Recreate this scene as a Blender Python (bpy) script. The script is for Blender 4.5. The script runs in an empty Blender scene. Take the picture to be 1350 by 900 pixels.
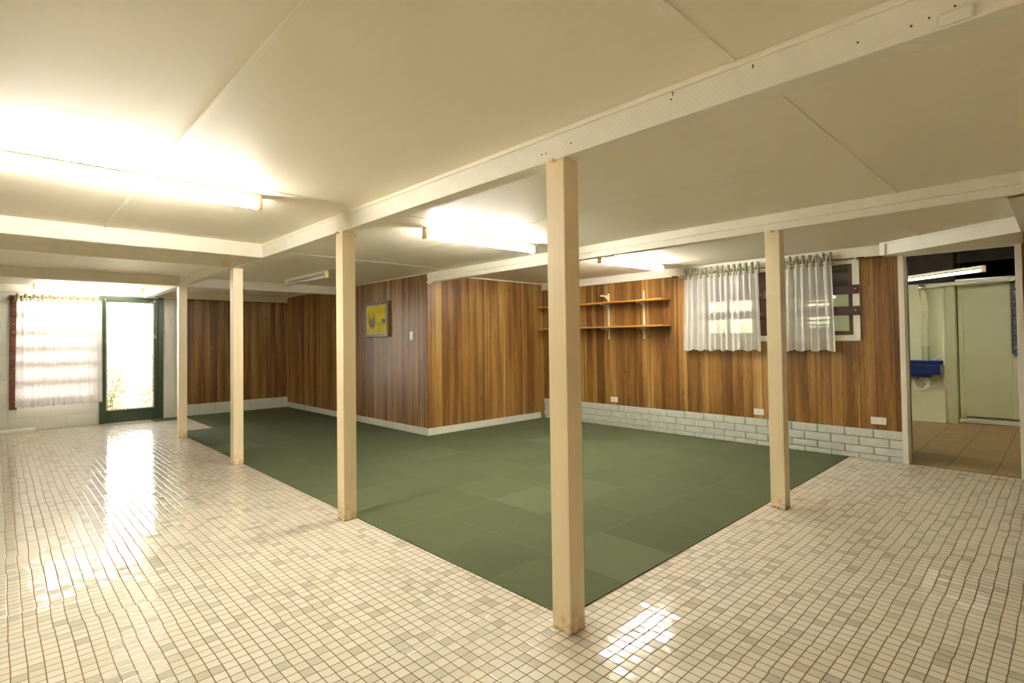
import bpy, bmesh, math, random
from mathutils import Vector, Matrix, noise
random.seed(7)
S = bpy.context.scene
C = S.collection

# ---------------------------------------------------------------- camera
cam_d = bpy.data.cameras.new('camera')
cam = bpy.data.objects.new('camera', cam_d); C.objects.link(cam)
R_ = Vector((0.73802801, -0.67465711, -0.01234646))
U_ = Vector((-0.00488054, -0.023634, 0.99970876))
F_ = Vector((0.67475243, 0.73775281, 0.02073524))
M = Matrix((R_, U_, -F_)).transposed().to_4x4(); M.translation = Vector((0, 0, 1.25))
cam.matrix_world = M
cam_d.sensor_width = 36.0; cam_d.sensor_fit = 'HORIZONTAL'
cam_d.lens = 701.147 / 1350 * 36
cam_d.shift_x = (675 - 638.185) / 1350
cam_d.shift_y = (434.526 - 450) / 1350
cam_d.clip_start = 0.02
S.camera = cam

# ---------------------------------------------------------------- light levels
EXPOSURE = 2.13
TUBE = 47.0
DAY = 3.6
DAY_COL = (1.0, 0.98, 0.94)
TUBE_COL = (1.0, 0.96, 0.87)
S.view_settings.view_transform = 'Standard'
S.view_settings.look = 'None'
S.view_settings.gamma = 1.0
S.view_settings.use_curve_mapping = False
S.view_settings.exposure = EXPOSURE
W = bpy.data.worlds.new('world'); S.world = W; W.use_nodes = True
bg = W.node_tree.nodes['Background']
bg.inputs[0].default_value = (*DAY_COL, 1); bg.inputs[1].default_value = DAY
S.cycles.max_bounces = 12
S.cycles.diffuse_bounces = 8
S.cycles.transparent_max_bounces = 24
S.cycles.sample_clamp_indirect = 8

def portal(name, loc, rot, sx, sy):
    l = bpy.data.lights.new(name, 'AREA'); l.shape = 'RECTANGLE'; l.size = sx; l.size_y = sy
    l.cycles.is_portal = True
    o = bpy.data.objects.new(name, l); o.location = loc; o.rotation_euler = rot; C.objects.link(o)
PI = math.pi
portal('door_daylight', (1.61, 10.50, 1.07), (PI/2, 0, PI), 0.66, 1.75)
portal('added_utility_daylight', (8.2, 6.22, 1.5), (PI/2, 0, PI), 2.0, 1.2)  # portal for the unseen side opening added to light the utility room
portal('window_daylight', (0.70, 10.52, 1.16), (PI/2, 0, PI), 1.06, 1.66)

# ---------------------------------------------------------------- geometry constants
ZC = 2.16      # ceiling
ZB = 2.037     # beam undersides
XA = 1.79; XB = 4.21; XW = 6.545; YW = 10.384; XI = 4.213; YP = 5.724; PW = 0.10

# ---------------------------------------------------------------- materials
class NT:
    def __init__(s, name):
        s.m = bpy.data.materials.new(name); s.m.use_nodes = True
        s.t = s.m.node_tree; s.n = s.t.nodes; s.b = s.n['Principled BSDF']
    def new(s, ty, **kw):
        n = s.n.new(ty)
        for k, v in kw.items():
            if k.startswith('i_'): n.inputs[k[2:].replace('_', ' ')].default_value = v
            elif k[0] == 'n' and k[1:].isdigit(): n.inputs[int(k[1:])].default_value = v
            else: setattr(n, k, v)
        return n
    def l(s, a, b): s.t.links.new(a, b)
    def math(s, op, a, b=None, c=None, clamp=False):
        n = s.n.new('ShaderNodeMath'); n.operation = op; n.use_clamp = clamp
        for i, v in enumerate((a, b, c)):
            if v is None: continue
            if isinstance(v, (int, float)): n.inputs[i].default_value = v
            else: s.l(v, n.inputs[i])
        return n.outputs[0]
    def mix(s, f, a, b, bt='MIX'):
        n = s.n.new('ShaderNodeMix'); n.data_type = 'RGBA'; n.blend_type = bt
        for i, v in ((0, f), (6, a), (7, b)):
            if isinstance(v, (int, float)): n.inputs[i].default_value = v
            elif isinstance(v, tuple): n.inputs[i].default_value = (*v[:3], 1)
            else: s.l(v, n.inputs[i])
        return n.outputs[2]
    def coord(s):
        n = s.new('ShaderNodeTexCoord'); x = s.new('ShaderNodeSeparateXYZ'); s.l(n.outputs['Object'], x.inputs[0])
        return n.outputs['Object'], x.outputs
    def comb(s, x, y, z):
        n = s.n.new('ShaderNodeCombineXYZ')
        for i, v in enumerate((x, y, z)):
            if isinstance(v, (int, float)): n.inputs[i].default_value = v
            else: s.l(v, n.inputs[i])
        return n.outputs[0]
    def noise(s, vec, scale, detail=2, rough=.5, out=0):
        n = s.new('ShaderNodeTexNoise'); s.l(vec, n.inputs['Vector'])
        n.inputs['Scale'].default_value = scale; n.inputs['Detail'].default_value = detail; n.inputs['Roughness'].default_value = rough
        return n.outputs[out]
    def ramp(s, f, stops):
        n = s.n.new('ShaderNodeValToRGB'); s.l(f, n.inputs[0]); e = n.color_ramp.elements
        while len(e) < len(stops): e.new(0.5)
        for k, (p, c) in zip(e, stops): k.position = p; k.color = (*c, 1)
        return n.outputs[0]
    def maprange(s, v, a, b, c, d):
        n = s.n.new('ShaderNodeMapRange'); s.l(v, n.inputs[0])
        for i, q in enumerate((a, b, c, d)): n.inputs[i+1].default_value = q
        return n.outputs[0]
    def bump(s, h, strength=.3, dist=.002):
        n = s.new('ShaderNodeBump'); n.inputs['Strength'].default_value = strength; n.inputs['Distance'].default_value = dist
        s.l(h, n.inputs['Height']); s.l(n.outputs[0], s.b.inputs['Normal'])
    def out(s, col=None, rough=None, metal=None, spec=None):
        for k, v in (('Base Color', col), ('Roughness', rough), ('Metallic', metal), ('Specular IOR Level', spec)):
            if v is None: continue
            if isinstance(v, tuple): s.b.inputs[k].default_value = (*v[:3], 1)
            elif isinstance(v, (int, float)): s.b.inputs[k].default_value = v
            else: s.l(v, s.b.inputs[k])
        return s.m

def paint(name, col, rough=.5, var=.05, scale=3.0, bumps=.0, spec=.4):
    """painted / plastic / metal surface with faint mottling"""
    t = NT(name); v, _ = t.coord()
    n = t.noise(v, scale, 4, .6)
    a = tuple(c*(1-var) for c in col); b = tuple(min(1, c*(1+var)) for c in col)
    c = t.mix(t.maprange(n, .3, .7, 0, 1), a, b)
    if bumps:
        t.bump(t.noise(v, 60, 3), bumps, .001)
    return t.out(c, rough, None, spec)

def mat_floor():
    t = NT('mosaic_tile'); v, (x, y, z) = t.coord()
    P = 0.0508
    # sheets of mosaic are slightly out of line with each other
    sh = 0.3048
    sx = t.math('FLOOR', t.math('DIVIDE', x, sh)); sy = t.math('FLOOR', t.math('DIVIDE', y, sh))
    wn = t.new('ShaderNodeTexWhiteNoise', noise_dimensions='2D'); t.l(t.comb(sx, sy, 0), wn.inputs['Vector'])
    sep = t.new('ShaderNodeSeparateColor'); t.l(wn.outputs['Color'], sep.inputs[0])
    # smooth wobble of the rows
    nz = t.new('ShaderNodeTexNoise'); t.l(v, nz.inputs['Vector']); nz.inputs['Scale'].default_value = 2.6; nz.inputs['Detail'].default_value = 1
    ns = t.new('ShaderNodeSeparateColor'); t.l(nz.outputs['Color'], ns.inputs[0])
    dx = t.math('ADD', t.math('MULTIPLY', t.math('SUBTRACT', sep.outputs[0], .5), .006), t.math('MULTIPLY', t.math('SUBTRACT', ns.outputs[0], .5), .012))
    dy = t.math('ADD', t.math('MULTIPLY', t.math('SUBTRACT', sep.outputs[1], .5), .006), t.math('MULTIPLY', t.math('SUBTRACT', ns.outputs[1], .5), .012))
    # the sheets nearest the post row line up with it
    u = t.math('DIVIDE', t.math('ADD', t.math('ADD', x, dx), .01), P)
    w = t.math('DIVIDE', t.math('ADD', t.math('ADD', y, dy), .032), P)
    fu = t.math('FRACT', u); fw = t.math('FRACT', w)
    du = t.math('MINIMUM', fu, t.math('SUBTRACT', 1, fu)); dw = t.math('MINIMUM', fw, t.math('SUBTRACT', 1, fw))
    d = t.math('MINIMUM', du, dw)
    g = t.maprange(d, .028, .060, 1, 0)      # 1 in the grout
    iu = t.math('FLOOR', u); iw = t.math('FLOOR', w)
    tn = t.new('ShaderNodeTexWhiteNoise', noise_dimensions='2D'); t.l(t.comb(iu, iw, 0), tn.inputs['Vector'])
    ts = t.new('ShaderNodeSeparateColor'); t.l(tn.outputs['Color'], ts.inputs[0])
    col = t.ramp(tn.outputs['Value'], [(0, (.76, .71, .59)), (.35, (.84, .80, .70)), (.65, (.78, .75, .64)), (.84, (.71, .69, .57)), (.93, (.61, .60, .49)), (1, (.55, .54, .44))])
    col = t.mix(t.math('MULTIPLY', t.noise(v, 40, 3), .25), col, (.58, .54, .42))
    grime = t.maprange(t.noise(v, 1.1, 3), .4, .7, 0, 1)
    gc = t.mix(grime, (.16, .080, .028), (.24, .13, .05))
    c = t.mix(g, col, gc)
    rough = t.maprange(g, 0, 1, .09, .7)
    t.out(c, rough, None, .5)
    # every tile sits a hair out of level
    nm = t.new('ShaderNodeNewGeometry')
    off = t.comb(t.math('MULTIPLY', t.math('SUBTRACT', ts.outputs[0], .5), .034), t.math('MULTIPLY', t.math('SUBTRACT', ts.outputs[1], .5), .034), 0)
    va = t.new('ShaderNodeVectorMath', operation='ADD'); t.l(nm.outputs['Normal'], va.inputs[0]); t.l(off, va.inputs[1])
    vn = t.new('ShaderNodeVectorMath', operation='NORMALIZE'); t.l(va.outputs[0], vn.inputs[0])
    b = t.new('ShaderNodeBump'); b.inputs['Strength'].default_value = .5; b.inputs['Distance'].default_value = .0012
    hh = t.math('ADD', t.maprange(d, .02, .09, 0, 1), t.math('MULTIPLY', t.noise(v, 14, 2), .35))
    t.l(hh, b.inputs['Height']); t.l(vn.outputs[0], b.inputs['Normal']); t.l(b.outputs[0], t.b.inputs['Normal'])
    return t.m

def mat_carpet():
    t = NT('green_carpet_tile'); v, (x, y, z) = t.coord()
    P = .5
    u = t.math('DIVIDE', t.math('SUBTRACT', x, 1.875), P); w = t.math('DIVIDE', t.math('SUBTRACT', y, 1.557), P)
    fu = t.math('FRACT', u); fw = t.math('FRACT', w)
    d = t.math('MINIMUM', t.math('MINIMUM', fu, t.math('SUBTRACT', 1, fu)), t.math('MINIMUM', fw, t.math('SUBTRACT', 1, fw)))
    wn = t.new('ShaderNodeTexWhiteNoise', noise_dimensions='2D'); t.l(t.comb(t.math('FLOOR', u), t.math('FLOOR', w), 3.7), wn.inputs['Vector'])
    base = t.ramp(wn.outputs['Value'], [(0, (.104, .122, .064)), (.5, (.110, .129, .068)), (.9, (.118, .138, .074)), (1, (.150, .172, .098))])
    fine = t.noise(v, 260, 2, .7)
    c = t.mix(t.maprange(fine, .3, .7, 0, .5), base, (.045, .065, .03))
    c = t.mix(t.maprange(t.noise(v, 2.2, 3), .35, .7, 0, .35), c, (.115, .130, .066))
    edge = t.maprange(d, .003, .010, .4, 0)
    c = t.mix(edge, c, (.17, .20, .11))
    t.out(c, .95, None, .15)
    t.b.inputs['Sheen Weight'].default_value = 0
    t.bump(t.math('ADD', t.noise(v, 300, 2), t.maprange(d, .003, .012, -1, 0)), .6, .003)
    return t.m

def mat_panel(name, axis, off, light=0.0, rough=.33):
    """grooved veneer panelling with boards of random width and tone"""
    t = NT(name); v, (x, y, z) = t.coord()
    s = t.math('ADD', x if axis == 'x' else y, off)
    vo = t.new('ShaderNodeTexVoronoi', voronoi_dimensions='1D', feature='F1'); vo.inputs['Scale'].default_value = 7.6; vo.inputs['Randomness'].default_value = .95
    t.l(s, vo.inputs['W'])
    ve = t.new('ShaderNodeTexVoronoi', voronoi_dimensions='1D', feature='DISTANCE_TO_EDGE'); ve.inputs['Scale'].default_value = 7.6; ve.inputs['Randomness'].default_value = .95
    t.l(s, ve.inputs['W'])
    pr = t.new('ShaderNodeSeparateColor'); t.l(vo.outputs['Color'], pr.inputs[0])
    groove = t.maprange(ve.outputs['Distance'], .011, .028, 1, 0)
    zz = t.math('ADD', z, t.math('MULTIPLY', pr.outputs[1], 9))
    # heartwood / sapwood bands with wandering edges
    vb = t.comb(t.math('MULTIPLY', s, 8), t.math('MULTIPLY', zz, .5), t.math('MULTIPLY', pr.outputs[2], 7))
    band = t.noise(vb, 1.0, 3, .5)
    vf = t.comb(t.math('MULTIPLY', s, 1.0), t.math('MULTIPLY', zz, .055), 0)
    wv = t.new('ShaderNodeTexWave', wave_type='BANDS', bands_direction='X', wave_profile='SAW'); t.l(t.comb(t.math('ADD', s, t.math('MULTIPLY', band, .16)), t.math('MULTIPLY', zz, .08), 0), wv.inputs['Vector'])
    wv.inputs['Scale'].default_value = 26; wv.inputs['Distortion'].default_value = 5; wv.inputs['Detail'].default_value = 3; wv.inputs['Detail Scale'].default_value = 2.2
    fine = t.noise(t.comb(t.math('MULTIPLY', s, 150), t.math('MULTIPLY', zz, 5), 0), 1.0, 3, .65)
    f = t.math('ADD', t.math('MULTIPLY', pr.outputs[0], .36), t.math('MULTIPLY', t.maprange(band, .36, .66, 0, 1), .44))
    f = t.math('ADD', f, t.math('MULTIPLY', t.math('SUBTRACT', wv.outputs['Fac'], .5), .32))
    f = t.math('ADD', f, t.math('MULTIPLY', t.math('SUBTRACT', fine, .5), .34))
    sap = t.noise(t.comb(t.math('MULTIPLY', s, 30), t.math('MULTIPLY', zz, .35), 2.2), 1.0, 1, .4)
    f = t.math('ADD', f, t.maprange(sap, .64, .72, 0, .38))
    f = t.math('SUBTRACT', f, t.maprange(sap, .34, .26, 0, .22))
    k = 1 + light
    col = t.ramp(f, [(0.02, (.11*k, .045*k, .012*k)), (.28, (.21*k, .098*k, .026*k)), (.48, (.31*k, .160*k, .043*k)), (.72, (.41*k, .240*k, .070*k)), (1, (.54*k, .36*k, .12*k))])
    # knots
    kn = t.new('ShaderNodeTexVoronoi', voronoi_dimensions='2D', feature='F1'); t.l(t.comb(t.math('MULTIPLY', s, 3.1), t.math('MULTIPLY', z, 1.5), 0), kn.inputs['Vector']); kn.inputs['Scale'].default_value = .55
    km = t.maprange(kn.outputs['Distance'], .006, .028, .9, 0)
    col = t.mix(km, col, (.05, .018, .006))
    col = t.mix(groove, col, (.05, .022, .008))
    t.out(col, rough, None, .42)
    t.bump(t.math('SUBTRACT', t.math('MULTIPLY', fine, .12), groove), .5, .002)
    return t.m

def mat_wood(name, dark, lite, rough=.4, axis='y'):
    t = NT(name); v, (x, y, z) = t.coord()
    if axis == 'y': q = t.comb(t.math('MULTIPLY', x, 60), t.math('MULTIPLY', y, 4), t.math('MULTIPLY', z, 60))
    elif axis == 'x': q = t.comb(t.math('MULTIPLY', x, 4), t.math('MULTIPLY', y, 60), t.math('MULTIPLY', z, 60))
    else: q = t.comb(t.math('MULTIPLY', x, 60), t.math('MULTIPLY', y, 60), t.math('MULTIPLY', z, 4))
    n = t.noise(q, 1.0, 3, .6)
    c = t.ramp(n, [(.3, dark), (.7, lite)])
    t.out(c, rough, None, .4); t.bump(n, .15, .001)
    return t.m

def mat_ceiling(name, col):
    t = NT(name); v, (x, y, z) = t.coord()
    br = t.noise(t.comb(t.math('MULTIPLY', x, 22), t.math('MULTIPLY', y, 2.2), 0), 1, 4, .6)
    lo = t.noise(v, .8, 3)
    c = t.mix(t.maprange(br, .3, .75, 0, .5), col, tuple(k*.93 for k in col))
    c = t.mix(t.maprange(lo, .35, .7, 0, .5), c, tuple(k*.95 for k in col))
    t.out(c, .55, None, .3); t.bump(br, .12, .001)
    return t.m

def mat_beam(name, col):
    """rough sawn timber under thick paint: diagonal saw marks"""
    t = NT(name); v, (x, y, z) = t.coord()
    s = t.math('ADD', x, y)
    w1 = t.new('ShaderNodeTexWave', wave_type='BANDS', bands_direction='X'); t.l(t.comb(t.math('ADD', s, t.math('MULTIPLY', z, .55)), 0, 0), w1.inputs['Vector']); w1.inputs['Scale'].default_value = 26; w1.inputs['Distortion'].default_value = 1.5
    w2 = t.new('ShaderNodeTexWave', wave_type='BANDS', bands_direction='X'); t.l(t.comb(t.math('SUBTRACT', s, t.math('MULTIPLY', z, .8)), 0, 0), w2.inputs['Vector']); w2.inputs['Scale'].default_value = 17; w2.inputs['Distortion'].default_value = 2
    pz = t.noise(t.comb(t.math('MULTIPLY', s, 3), 0, 0), 1.0, 2)
    h = t.math('ADD', t.math('MULTIPLY', w1.outputs['Fac'], pz), t.math('MULTIPLY', w2.outputs['Fac'], t.math('SUBTRACT', 1, pz)))
    n = t.noise(v, 9, 4, .65)
    c = t.mix(t.maprange(n, .35, .75, 0, .6), col, tuple(k*.88 for k in col))
    t.out(c, .5, None, .35); t.bump(h, .35, .0025)
    return t.m

def mat_post():
    t = NT('post_paint'); v, (x, y, z) = t.coord()
    col = (.85, .72, .49)
    n = t.noise(t.comb(t.math('MULTIPLY', x, 30), t.math('MULTIPLY', y, 30), t.math('MULTIPLY', z, 1.5)), 1, 4, .6)
    c = t.mix(t.maprange(n, .35, .75, 0, .5), col, (.74, .62, .40))
    # rust and scuffs at the foot
    r = t.math('MULTIPLY', t.maprange(z, .0, .14, 1, 0), t.maprange(t.noise(v, 22, 4, .7), .42, .62, 0, 1))
    c = t.mix(t.math('MULTIPLY', r, .8), c, (.50, .27, .09))
    r2 = t.math('MULTIPLY', t.maprange(z, .0, .02, 1, 0), t.maprange(t.noise(v, 60, 3, .7), .40, .6, 0, 1))
    c = t.mix(r2, c, (.14, .07, .03))
    t.out(c, .34, None, .45); t.bump(n, .08, .001)
    return t.m

def emis(name, col, s):
    t = NT(name); t.out(col, .4)
    t.b.inputs['Emission Color'].default_value = (*col, 1); t.b.inputs['Emission Strength'].default_value = s
    return t.m

def mat_glass(name, tint=(1, 1, 1), refl=.10):
    t = NT(name); n = t.n; n.remove(t.b)
    g = t.new('ShaderNodeBsdfGlossy'); g.inputs['Roughness'].default_value = .02
    tr = t.new('ShaderNodeBsdfTransparent'); tr.inputs[0].default_value = (*tint, 1)
    fr = t.new('ShaderNodeFresnel'); fr.inputs[0].default_value = 1.5
    mx = t.new('ShaderNodeMixShader'); t.l(fr.outputs[0], mx.inputs[0]); t.l(tr.outputs[0], mx.inputs[1]); t.l(g.outputs[0], mx.inputs[2])
    t.l(mx.outputs[0], n['Material Output'].inputs[0])
    return t.m

def mat_sheer(name, col, opacity, trans=.45):
    t = NT(name); n = t.n; v, (x, y, z) = t.coord(); n.remove(t.b)
    d = t.new('ShaderNodeBsdfDiffuse'); d.inputs[0].default_value = (*col, 1)
    tl = t.new('ShaderNodeBsdfTranslucent'); tl.inputs[0].default_value = (*col, 1)
    m1 = t.new('ShaderNodeMixShader'); m1.inputs[0].default_value = trans; t.l(d.outputs[0], m1.inputs[1]); t.l(tl.outputs[0], m1.inputs[2])
    tr = t.new('ShaderNodeBsdfTransparent')
    m2 = t.new('ShaderNodeMixShader')
    # cloth seen edge-on in the folds is denser
    lw = t.new('ShaderNodeLayerWeight'); lw.inputs[0].default_value = .35
    op = t.math('ADD', t.math('MULTIPLY', lw.outputs['Facing'], .45), opacity, clamp=True)
    t.l(op, m2.inputs[0]); t.l(tr.outputs[0], m2.inputs[1]); t.l(m1.outputs[0], m2.inputs[2])
    t.l(m2.outputs[0], n['Material Output'].inputs[0])
    return t.m

def mat_floral(name, base, g, p):
    t = NT(name); v, _ = t.coord()
    n1 = t.noise(v, 55, 3, .6); n2 = t.noise(v, 38, 2, .5, 1)
    sp = t.new('ShaderNodeSeparateColor'); t.l(n2, sp.inputs[0])
    c = t.mix(t.maprange(n1, .46, .54, 0, 1), base, g)
    c = t.mix(t.maprange(sp.outputs[1], .56, .62, 0, .9), c, p)
    return t.out(c, .8, None, .2)

def mat_painting():
    t = NT('painting_canvas'); v, _ = t.coord()
    sx = t.new('ShaderNodeSeparateXYZ'); t.l(v, sx.inputs[0])   # local: y across, z up (metres from lower corner)
    y, z = sx.outputs[1], sx.outputs[2]
    n = t.noise(v, 7, 4, .6); n2 = t.noise(v, 16, 4, .7)
    c = t.ramp(n, [(.28, (.34, .36, .03)), (.45, (.68, .55, .02)), (.6, (.85, .60, .02)), (.75, (.85, .75, .12))])
    c = t.mix(t.maprange(n2, .55, .72, 0, .55), c, (.12, .20, .02))
    c = t.mix(t.math('MULTIPLY', t.maprange(z, .0, .17, 1, 0), .6), c, t.ramp(n2, [(.3, (.14, .16, .02)), (.6, (.44, .40, .08)), (.8, (.60, .55, .22))]))
    return t.out(c, .6, None, .15)

m_floor = mat_floor(); m_carpet = mat_carpet()
m_panel_r = mat_panel('wood_panel_window_wall', 'y', 3.3)
m_panel_p = mat_panel('wood_panel_partition', 'x', 11.2)
m_panel_i = mat_panel('wood_panel_picture_wall', 'y', 21.7, .0, .36)
m_panel_b = mat_panel('wood_panel_back_wall', 'x', 31.1, -.1)
m_ceil = mat_ceiling('ceiling_paint', (.87, .80, .655))
m_beam = mat_beam('beam_paint', (.84, .80, .69))
m_trim = paint('white_trim_paint', (.80, .78, .68), .4, .05, 5)
m_post = mat_post()
m_strip = paint('cover_strip_paint', (.84, .79, .66), .45, .04, 6)
m_wallwhite = paint('painted_block', (.72, .73, .66), .45, .05, 4, .25)
m_brick = paint('painted_brick', (.60, .63, .57), .5, .10, 16, .7)
m_mortar = paint('brick_joint', (.33, .33, .28), .9, .2, 20)
m_skirt = paint('skirting_paint', (.66, .68, .60), .4, .04, 6)
m_rearwall = paint('warm_wall_paint', (.68, .55, .36), .6, .05, 3)
m_green = paint('green_gloss_paint', (.050, .085, .045), .25, .12, 8)
m_brown = mat_wood('dark_brown_timber', (.045, .012, .007), (.085, .026, .014), .35, 'y')
m_redwood = mat_wood('stained_redwood', (.10, .025, .010), (.19, .055, .022), .4, 'z')
m_sash = mat_wood('brown_sash_timber', (.07, .035, .015), (.13, .07, .03), .45, 'z')
m_shelf = mat_wood('orange_pine', (.50, .23, .035), (.64, .34, .06), .3, 'y')
m_metalw = paint('cream_metal', (.78, .76, .62), .35, .03, 8)
m_plastic = paint('white_plastic', (.80, .78, .68), .3, .02, 8)
m_yellowplastic = paint('aged_cream_plastic', (.78, .62, .36), .4, .04, 8)
m_dark = paint('black_metal', (.02, .018, .015), .5, .1, 8)
m_brass = NT('brass').out((.75, .55, .15), .3, 1.0)
m_steel = NT('steel').out((.55, .55, .52), .35, 1.0)
m_tube = emis('lit_tube', TUBE_COL, TUBE)
m_tube_dim = emis('lit_tube_dimmer', TUBE_COL, TUBE*.27)
m_tubeoff = paint('unlit_tube', (.82, .83, .82), .2, .02, 5)
m_tube_back = emis('lit_tube_utility', (1.0, .95, .72), 1.1)
m_glass = mat_glass('window_glass'); m_glassd = mat_glass('dim_window_glass', (.75, .80, .75))
m_sheer = mat_sheer('sheer_curtain_cloth', (.92, .91, .87), .74, .35)
m_sheerl = mat_sheer('bright_sheer_cloth', (.94, .92, .92), .96, .15)
m_floral = mat_floral('floral_heading', (.60, .56, .42), (.20, .24, .13), (.46, .28, .22))
m_floral2 = mat_floral('pale_floral_heading', (.46, .42, .28), (.16, .19, .08), (.36, .20, .12))
m_bluecurt = mat_floral('blue_patterned_cloth', (.20, .26, .32), (.04, .08, .16), (.45, .47, .45))
m_frame_gold = mat_wood('aged_gilt_frame', (.10, .075, .025), (.26, .19, .07), .35, 'z')
m_linen = paint('picture_slip', (.62, .60, .45), .6, .05, 30)
m_paint = mat_painting()
m_ship = paint('painted_ship', (.045, .05, .03), .4, .3, 40)
m_shipo = paint('painted_sail', (.30, .22, .04), .4, .4, 60)
m_blue = paint('blue_enamel', (.010, .028, .16), .22, .1, 8)
m_pvc = paint('white_pvc', (.82, .80, .68), .3, .02, 8)
m_util = paint('pale_green_cream_wall', (.74, .74, .48), .5, .04, 3)
m_void = paint('dark_joist_timber', (.035, .028, .018), .8, .3, 6)
m_foliage = paint('garden_leaves', (.30, .30, .10), .5, .4, 14)
m_ground = paint('garden_paving', (.62, .58, .48), .9, .1, 2)
m_orange_stain = paint('old_filler_stain', (.82, .68, .46), .6, .15, 30)
m_hole = paint('dark_screw', (.05, .04, .03), .5, .1, 20)
m_zinc = paint('zinc_roofing', (.30, .31, .30), .5, .1, 3)

def mat_utiltile():
    t = NT('brown_floor_tile'); v, (x, y, z) = t.coord()
    u = t.math('DIVIDE', t.math('SUBTRACT', x, 6.94), .33); w = t.math('DIVIDE', t.math('SUBTRACT', y, .455), .33)
    fu = t.math('FRACT', u); fw = t.math('FRACT', w)
    d = t.math('MINIMUM', t.math('MINIMUM', fu, t.math('SUBTRACT', 1, fu)), t.math('MINIMUM', fw, t.math('SUBTRACT', 1, fw)))
    wn = t.new('ShaderNodeTexWhiteNoise', noise_dimensions='2D'); t.l(t.comb(t.math('FLOOR', u), t.math('FLOOR', w), 0), wn.inputs['Vector'])
    c = t.mix(wn.outputs['Value'], (.42, .25, .10), (.48, .30, .125))
    c = t.mix(t.maprange(t.noise(v, 6, 4, .6), .3, .7, 0, .4), c, (.36, .20, .075))
    c = t.mix(t.maprange(d, .008, .016, 1, 0), c, (.09, .055, .025))
    t.out(c, .35, None, .4)
    return t.m
m_utile = mat_utiltile()

# ---------------------------------------------------------------- mesh helpers
class MB:
    def __init__(s): s.bm = bmesh.new(); s.mats = []
    def box(s, x0, x1, y0, y1, z0, z1, bev=0.0, mi=0, seg=2):
        r = bmesh.ops.create_cube(s.bm, size=1)
        vs = r['verts']
        for v in vs:
            v.co = Vector(((x0+x1)/2 + v.co.x*(x1-x0), (y0+y1)/2 + v.co.y*(y1-y0), (z0+z1)/2 + v.co.z*(z1-z0)))
        fs = list({f for v in vs for f in v.link_faces})
        for f in fs: f.material_index = mi
        if bev:
            es = list({e for v in vs for e in v.link_edges})
            r2 = bmesh.ops.bevel(s.bm, geom=es, offset=bev, segments=seg, profile=.5, affect='EDGES')
            for f in r2['faces']: f.material_index = mi
            vs = list({v for f in r2['faces'] for v in f.verts} | {v for v in vs if v.is_valid})
        return s
    def prism(s, pts, z0, z1, mi=0):
        b = [s.bm.verts.new((x, y, z0)) for x, y in pts]; t = [s.bm.verts.new((x, y, z1)) for x, y in pts]
        n = len(pts); fs = [s.bm.faces.new(b[::-1]), s.bm.faces.new(t)]
        for i in range(n): fs.append(s.bm.faces.new((b[i], b[(i+1) % n], t[(i+1) % n], t[i])))
        for f in fs: f.material_index = mi
        return s
    def tube(s, pts, r, seg=12, mi=0, cap=True):
        pts = [Vector(p) for p in pts]; rings = []
        rr = r if isinstance(r, (list, tuple)) else [r]*len(pts)
        up = None
        for i, p in enumerate(pts):
            d = (pts[min(i+1, len(pts)-1)] - pts[max(i-1, 0)]).normalized()
            if up is None:
                up = Vector((0, 0, 1)) if abs(d.z) < .9 else Vector((1, 0, 0))
            a = d.cross(up).normalized(); b = d.cross(a).normalized(); up = -b if up.dot(-b) > 0 else b
            a = d.cross(up).normalized(); b = up
            rings.append([s.bm.verts.new(p + (a*math.cos(2*PI*k/seg) + b*math.sin(2*PI*k/seg))*rr[i]) for k in range(seg)])
        for i in range(len(rings)-1):
            for k in range(seg):
                f = s.bm.faces.new((rings[i][k], rings[i][(k+1) % seg], rings[i+1][(k+1) % seg], rings[i+1][k])); f.smooth = True; f.material_index = mi
        if cap:
            for rg in (rings[0][::-1], rings[-1]):
                f = s.bm.faces.new(rg); f.material_index = mi
        return s
    def poly(s, pts, mi=0):
        f = s.bm.faces.new([s.bm.verts.new(p) for p in pts]); f.material_index = mi
        return s
    def slab(s, pts, thick, mi=0):
        """polygon given as 3D points, extruded along thick vector"""
        a = [s.bm.verts.new(Vector(p)) for p in pts]; t = Vector(thick); b = [s.bm.verts.new(Vector(p)+t) for p in pts]
        n = len(pts); fs = [s.bm.faces.new(a), s.bm.faces.new(b[::-1])]
        for i in range(n): fs.append(s.bm.faces.new((a[i], b[i], b[(i+1) % n], a[(i+1) % n])))
        for f in fs: f.material_index = mi
        return s
    def build(s, name, mats, parent=None, loc=None):
        bmesh.ops.recalc_face_normals(s.bm, faces=s.bm.faces)
        me = bpy.data.meshes.new(name)
        if loc is not None:
            bmesh.ops.translate(s.bm, verts=s.bm.verts, vec=-Vector(loc))
        s.bm.to_mesh(me); s.bm.free()
        for m in (mats if isinstance(mats, (list, tuple)) else [mats]): me.materials.append(m)
        o = bpy.data.objects.new(name, me); C.objects.link(o)
        if loc is not None: o.location = loc
        if parent is not None:
            o.parent = parent
            if loc is None: o.matrix_parent_inverse = Matrix.Translation(-parent_loc(parent))
        return o

def parent_loc(p):
    l = Vector(p.location)
    if p.parent: l = l + p.parent.location if p.matrix_parent_inverse == Matrix.Identity(4) else l
    return l

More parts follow.
